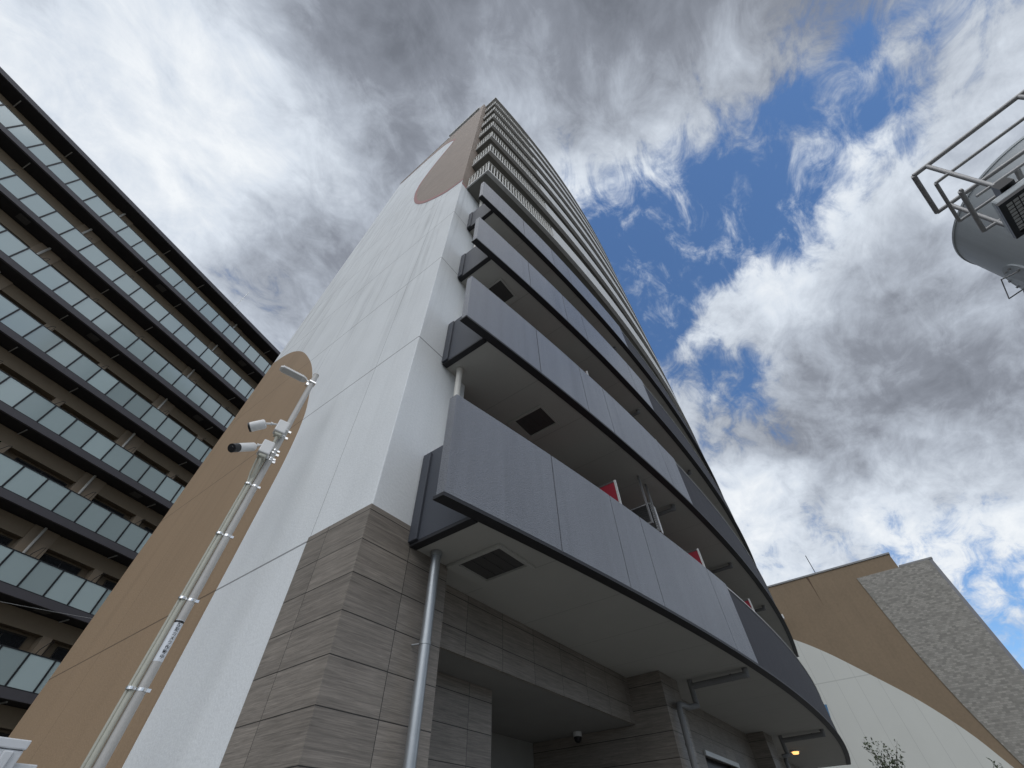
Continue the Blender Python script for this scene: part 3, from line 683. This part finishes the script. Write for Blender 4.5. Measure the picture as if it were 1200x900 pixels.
# lamp head
j = Vector((PX, PY, 4.90 + H)); ld = Vector((-0.975, 0.22, 0)).normalized(); lw = Vector((0.22, 0.975, 0)).normalized()
q = MB(); q.cbox(j, ld, 0.10, lw, 0.10, (0, 0, 1), 0.03); q.tube([j + ld * 0.04, j + ld * 0.10 + Vector((0, 0, 0.01))], 0.016, 10); q.cbox(j - Vector((0, 0, 0.06)) + ld * 0.05, ld, 0.04, lw, 0.05, (0, 0, 1), 0.06); q.build('lamp_bracket', M_band, pole, bevel=0.003)
q = MB()
o = j + ld * 0.09 - Vector((0, 0, 0.012)); a, b = 0.04, 0.062; L = 0.39
poly = [o - lw * a, o + ld * 0.05 - lw * b, o + ld * (L - 0.04) - lw * b, o + ld * L - lw * (b - 0.03), o + ld * L + lw * (b - 0.03), o + ld * (L - 0.04) + lw * b, o + ld * 0.05 + lw * b, o + lw * a]
q.prism(poly, (0, 0, 0.028), 0)
for i in range(13): q.cbox(o + ld * (0.07 + i * 0.024) + Vector((0, 0, 0.036)), ld, 0.007, lw, 0.11, (0, 0, 1), 0.018, 0)
lh = q.build('lamp_head', M_camwhite, pole)
q = MB(); q.cbox(o + ld * 0.21 - Vector((0, 0, 0.003)), ld, 0.29, lw, 0.085, (0, 0, 1), 0.005); q.build('diffuser', mat('lamp_lens', (0.50, 0.51, 0.51), 0.3), lh)

# security cameras clamped to the pole
def ctv(label, boxc, hs, he, r, black_len, hood):
    boxc, hs, he = Vector(boxc), Vector(hs), Vector(he)
    d = thing('security_camera', label, 'security camera', (boxc.x, boxc.y, boxc.z), 'security cameras on the lamp pole')
    bx = MB(); bx.cbox(boxc, tl, 0.13, tf, 0.11, (0, 0, 1), 0.19); bx.build('junction_box', M_camwhite, d, bevel=0.012)
    q = MB(); q.cbox(boxc - Vector((0, 0, 0.12)) , tl, 0.085, tf, 0.08, (0, 0, 1), 0.045); q.build('cable_gland', M_pvc, d, bevel=0.01)
    ax = (he - hs).normalized(); side = ax.cross(Vector((0, 0, 1))).normalized(); up = side.cross(ax)
    q = MB(); q.tube([hs, hs + ax * 0.015, he - ax * black_len], [r * 0.75, r, r], 24); q.build('housing', M_camwhite, d)
    q = MB(); q.tube([he - ax * (black_len - 0.0005), he], [r * 0.985, r * 0.985], 24, 0); q.tube([he + ax * 0.0005, he + ax * 0.006], [r * 0.5, r * 0.42], 20, 0); q.build('lens_front', M_black, d)
    if hood:
        q = MB(); n = 14; vs = []
        for i in range(n + 1):
            t = math.pi * (0.08 + 0.84 * i / n)
            dd = side * math.cos(t) + up * math.sin(t)
            for e_, rr in ((hs + ax * 0.03, r + 0.004), (he + ax * 0.015, r + 0.004), (he + ax * 0.015, r + 0.009), (hs + ax * 0.03, r + 0.009)): vs.append(e_ + dd * rr)
        fs = []
        for i in range(n):
            a, b = 4 * i, 4 * i + 4
            for u_ in range(4): fs.append((a + u_, a + (u_ + 1) % 4, b + (u_ + 1) % 4, b + u_))
        q.add(vs, fs, 0, False); q.build('sunshield', M_camwhite, d)
    q = MB(); f = boxc + tl * 0.066 + Vector((0, 0, 0.03)); mid = f.lerp(hs, 0.5) + Vector((0, 0, 0.005))
    q.tube([f, mid], 0.012, 12); q.tube([mid - tl * 0.012, mid + tl * 0.016], 0.022, 14); q.tube([mid, hs], 0.014, 12); q.build('arm', M_camwhite, d)
    for dz in (0.06, -0.05):
        q = MB(); z = boxc.z + dz
        q.tube([(PX, PY, z - 0.01), (PX, PY, z + 0.01)], 0.042, 24)
        e = Vector((PX, PY, z)) - tl * 0.055; q.cbox(e, tl, 0.035, tf, 0.03, (0, 0, 1), 0.03); m_ = (Vector((PX, PY, z)) + boxc + Vector((0, 0, dz))) / 2; q.cbox(m_, (boxc - Vector((PX, PY, boxc.z))), 0.09, tf, 0.02, (0, 0, 1), 0.016)
        q.build('clamp', M_band, d)
    bb = boxc - Vector((0, 0, 0.14)); q = MB()
    e = c1 + Vector((0, 0, bb.z - 0.32)); q.tube([bb, bb - Vector((0, 0, 0.08)) - tl * 0.008, e + Vector((0, 0, 0.1)) + tl * 0.01, e], 0.016, 12); q.build('cable', M_pvc, d)
def ray_pt(px, py, dist):
    v = M.to_3x3() @ Vector(((px - 600) / 483.0, -(py - 450) / 483.0, -1.0)); k_ = dist / math.hypot(v.x, v.y); return v * k_ + Vector((0, 0, H))
ctv('upper white security camera tilted away from view, nearer the lamp head', ray_pt(329.5, 502, 4.9), ray_pt(311.5, 496.5, 4.86), ray_pt(291.5, 501, 4.95), 0.062, 0.022, False)
ctv('lower white security camera with its square black front turned to the viewer', ray_pt(311.5, 526, 4.86), ray_pt(297.5, 523.5, 4.82), ray_pt(271.5, 525, 4.66), 0.052, 0.085, False)

# ================================================================== WHITE CABINET, bottom left
cab = thing('utility_cabinet', 'white metal cabinet with ribbed corner at the foot of the tan wall', 'cabinet', (0.3, 4.8, 0.11))
M_cab = mat('white_sheet_metal', (0.62, 0.64, 0.66), 0.45, var=0.04)
cz = 0.64 + H
q = MB(); q.box(-1.2, 0.93, 4.62, 5.2, 0.11, cz - 0.05); q.build('body', M_cab, cab, bevel=0.008)
q = MB(); q.box(-1.205, 0.935, 4.61, 5.205, cz - 0.048, cz); q.build('lid', M_cab, cab, bevel=0.006)
for x in (0.70, 0.83):
    q = MB(); q.box(x, x + 0.05, 4.595, 4.619, 0.15, cz - 0.06); q.build('rib', M_cab, cab, bevel=0.006)
q = MB(); q.box(0.932, 1.06, 4.68, 5.18, 0.11, cz - 0.10); q.build('side_panel', M_cab, cab, bevel=0.006)

# ================================================================== TANK, FLOODLIGHT, GUARDRAIL (top right)
TC = Vector((5.736, -4.986, 0)); TR = 1.056; TZ = 5.87 + H
M_tank = mat('tank_grey_paint', (0.52, 0.55, 0.56), 0.5, var=0.10, vscale=2.0, bump=0.1, bscale=80, streak=0.15)
M_gal = mat('weathered_galvanised', (0.34, 0.335, 0.33), 0.5, metal=0.5, var=0.3, vscale=14)
tank = thing('storage_tank', 'tall grey cylindrical steel tank with bolted plate and rail platform', 'tank', (TC.x, TC.y, 0.11))
q = MB(); q.tube([(TC.x, TC.y, 0.11), (TC.x, TC.y, TZ)], TR, 72); q.build('shell', M_tank, tank)
q = MB(); q.tube([(TC.x, TC.y, TZ + 0.001), (TC.x, TC.y, TZ + 0.03)], TR + 0.012, 72); q.build('rim', M_tank, tank)
# bolted plate following the shell, left flank
a0 = math.atan2(-3.40 - TC.y, 3.95 - TC.x)
def on_shell(a, z, rr=0.0): return Vector((TC.x + (TR + rr) * math.cos(a), TC.y + (TR + rr) * math.sin(a), z))
pa = math.atan2(0.55, -0.25)
q = MB(); outline = []
for i in range(28):
    t = 2 * math.pi * i / 28
    outline.append((0.32 * math.copysign(abs(math.cos(t)) ** 0.7, math.cos(t)), 0.55 * math.copysign(abs(math.sin(t)) ** 0.6, math.sin(t))))
PC = 4.55 + H
AC = math.radians(76)
vs = [on_shell(AC + u / TR, PC + v, 0.03) for u, v in outline] + [on_shell(AC + u / TR, PC + v, -0.01) for u, v in outline]
n = 28
q.add(vs, [list(range(n))] + [[i, n + i, n + (i + 1) % n, (i + 1) % n] for i in range(n)], 0)
plate = q.build('bolted_plate', M_tank, tank)
q = MB()
for u, v in outline[::2]:
    a = on_shell(AC + u * 0.86 / TR, PC + v * 0.9, 0.028); b = on_shell(AC + u * 0.86 / TR, PC + v * 0.9, 0.05); q.tube([a, b], 0.014, 6, smooth=False)
q.build('bolts', M_gal, plate)
q = MB()
for z in (PC + 0.32, PC + 0.02):
    q.tube([on_shell(AC - 0.14, z, 0.02), on_shell(AC - 0.14, z, 0.2), on_shell(AC + 0.2, z, 0.2), on_shell(AC + 0.2, z, 0.02)], 0.009, 8)
q.build('step_iron', M_gal, tank)
# rail platform
q = MB()
z = 5.48 + H; A_, B_, C_ = Vector((4.08, -3.29, 0)), Vector((4.79, -3.50, 0)), None
along = Vector((-0.25, -1.06, 0)).normalized()
def loop(z, r0, r1, L1, L2):
    a = A_ + Vector((0, 0, z)); b = B_ + Vector((0, 0, z))
    q.tube([a + along * L1, a], r0, 10); q.tube([a, b], r0, 10); q.tube([b, b + along * L2], r1, 10)
loop(5.48 + H, 0.027, 0.027, 1.9, 1.9)
loop(5.14 + H, 0.019, 0.019, 1.9, 1.9)
loop(4.80 + H, 0.024, 0.020, 0.02, 1.2)
for p0 in (A_ + along * 0.14, A_ + along * 1.05, B_ + along * 0.13, B_ + along * 1.05):
    q.tube([p0 + Vector((0, 0, 4.55 + H)), p0 + Vector((0, 0, 5.48 + H))], 0.024, 10)
for e in (0.35, 1.1): q.tube([A_ + along * e + Vector((0, 0, 4.6 + H)), B_ + along * e + Vector((0, 0, 4.6 + H)), Vector((TC.x, TC.y, 4.6 + H))], 0.025, 8)
q.tube([A_ + along * -0.0 + Vector((0, 0, 4.6 + H)), A_ + along * 1.9 + Vector((0, 0, 4.6 + H))], 0.016, 8)
q.build('guardrail', M_gal, tank)
# caged floodlight
fr = Vector((0.957, -0.29, 0)).normalized(); fu = Vector((0.29, 0.957, 0)).normalized(); fn = Vector((0, 0, -1))
W_, H_ = 0.56, 0.56
fc = Vector((3.95, -3.16, 4.2 + H)) + fr * W_ / 2 - fu * H_ / 2
fl = thing('caged_floodlight', 'square floodlight with wire mesh guard hanging below the tank guardrail', 'floodlight', tuple(fc))
q = MB(); q.cbox(fc - fn * 0.055, fr, W_ - 0.03, fu, H_ - 0.03, fn, 0.09); q.build('housing', M_tank, fl, bevel=0.02)
q = MB()
for sgn in (-1, 1):
    q.cbox(fc + fr * sgn * (W_ / 2 - 0.025) + fn * 0.01, fr, 0.05, fu, H_, fn, 0.035); q.cbox(fc + fu * sgn * (H_ / 2 - 0.025) + fn * 0.01, fr, W_ - 0.1, fu, 0.05, fn, 0.035)
q.build('frame', M_black, fl)
q = MB(); q.cbox(fc - fn * 0.002, fr, W_ - 0.1, fu, H_ - 0.1, fn, 0.01); q.build('lens', mat('lamp_glass', (0.82, 0.83, 0.82), 0.2), fl)
q = MB()
for i in range(1, 9):
    t = -0.5 + i / 9.0
    q.tube([fc + fr * t * (W_ - 0.1) - fu * (H_ / 2 - 0.05) + fn * 0.022, fc + fr * t * (W_ - 0.1) + fu * (H_ / 2 - 0.05) + fn * 0.022], 0.0045, 6)
    q.tube([fc + fu * t * (H_ - 0.1) - fr * (W_ / 2 - 0.05) + fn * 0.026, fc + fu * t * (H_ - 0.1) + fr * (W_ / 2 - 0.05) + fn * 0.026], 0.0045, 6)
q.build('mesh_guard', M_black, fl)
bc = Vector((3.955, -3.36, 4.37 + H))
q = MB(); q.cbox(bc, fr, 0.16, fu, 0.12, fn, 0.10); q.tube([bc, fc + fu * 0.2 - fn * 0.12], 0.02, 8); q.build('bracket', M_black, fl)

# ================================================================== SAPLINGS by the hall
M_bark = mat('bark', (0.07, 0.055, 0.04), 0.9)
def leaf_mat():
    m = bpy.data.materials.new('narrow_leaf'); m.use_nodes = True; nt = m.node_tree; bs = nt.nodes['Principled BSDF']
    t = N(nt, 'ShaderNodeTexCoord'); f = noise(nt, t.outputs['Object'], 6.0, 4, 0.6).outputs[0]
    nt.links.new(ramp(nt, f, [(0.3, (0.030, 0.045, 0.022)), (0.7, (0.085, 0.105, 0.045))]), bs.inputs['Base Color']); bs.inputs['Roughness'].default_value = 0.6
    return m
M_leaf = leaf_mat()
def sapling(x, y, h, label, n_br, rnd):
    rr = random.Random(rnd)
    d = thing('young_tree', label, 'tree', (x, y, 0), 'saplings in front of the hall')
    tr = MB(); lf = MB()
    tr.tube([(x, y, 0), (x + 0.03, y, h * 0.5), (x, y + 0.04, h * 0.78)], [0.045, 0.032, 0.016], 8)
    for i in range(n_br):
        a = rr.uniform(0, 2 * math.pi); z0 = h * rr.uniform(0.45, 0.78); ln = h * rr.uniform(0.16, 0.32)
        st = Vector((x + 0.02, y + 0.02, z0)); lean = rr.uniform(0.15, 0.55)
        top = st + Vector((math.cos(a) * lean * ln, math.sin(a) * lean * ln, ln))
        if top.z > h: top.z = h * rr.uniform(0.93, 1.0)
        tr.tube([st, st.lerp(top, 0.5) + Vector((rr.uniform(-.05, .05), rr.uniform(-.05, .05), 0)), top], [0.013, 0.008, 0.003], 5)
        for k_ in range(34):
            t = rr.uniform(0.12, 1.03); c = st.lerp(top, t) + Vector([rr.uniform(-.10, .10) for _ in range(3)])
            dr = Vector((rr.uniform(-1, 1), rr.uniform(-1, 1), rr.uniform(-0.6, 1.0))).normalized(); L_ = rr.uniform(0.09, 0.17)
            sd = dr.orthogonal().normalized(); sd.rotate(Matrix.Rotation(rr.uniform(0, 6.28), 3, dr)); wd = L_ * 0.17
            bend = sd.cross(dr) * L_ * 0.15
            lf.add([c, c + dr * L_ * 0.4 + sd * wd, c + dr * L_ * 0.45 + bend - sd * wd, c + dr * L_ + bend * 0.5], [(0, 1, 2), (1, 3, 2)], 0)
    tr.build('trunk', M_bark, d); lf.build('foliage', M_leaf, d)
sapling(26.0, 1.20, 5.05, 'thin sapling with narrow leaves, tallest beside the cream hall wall', 20, 3)
sapling(25.4, 2.05, 4.10, 'low sapling tip showing right beside the far end of the grey balcony', 9, 5)
sapling(25.2, -2.05, 3.95, 'short sapling whose tip shows low at the right, below the brown curve', 9, 8)

# ================================================================== OVERHEAD CABLE in front of the left block
q = MB(); q.tube(bez([sn(-9.0, 24.0, 6.9), sn(0.0, 24.0, 7.75), sn(8.0, 24.0, 8.75), sn(14.0, 24.0, 9.7)], 8), 0.006, 6)
tag(q.build('overhead_cable', M_alu), 'thin pale cable strung across the lower storeys of the brown block', 'cable')
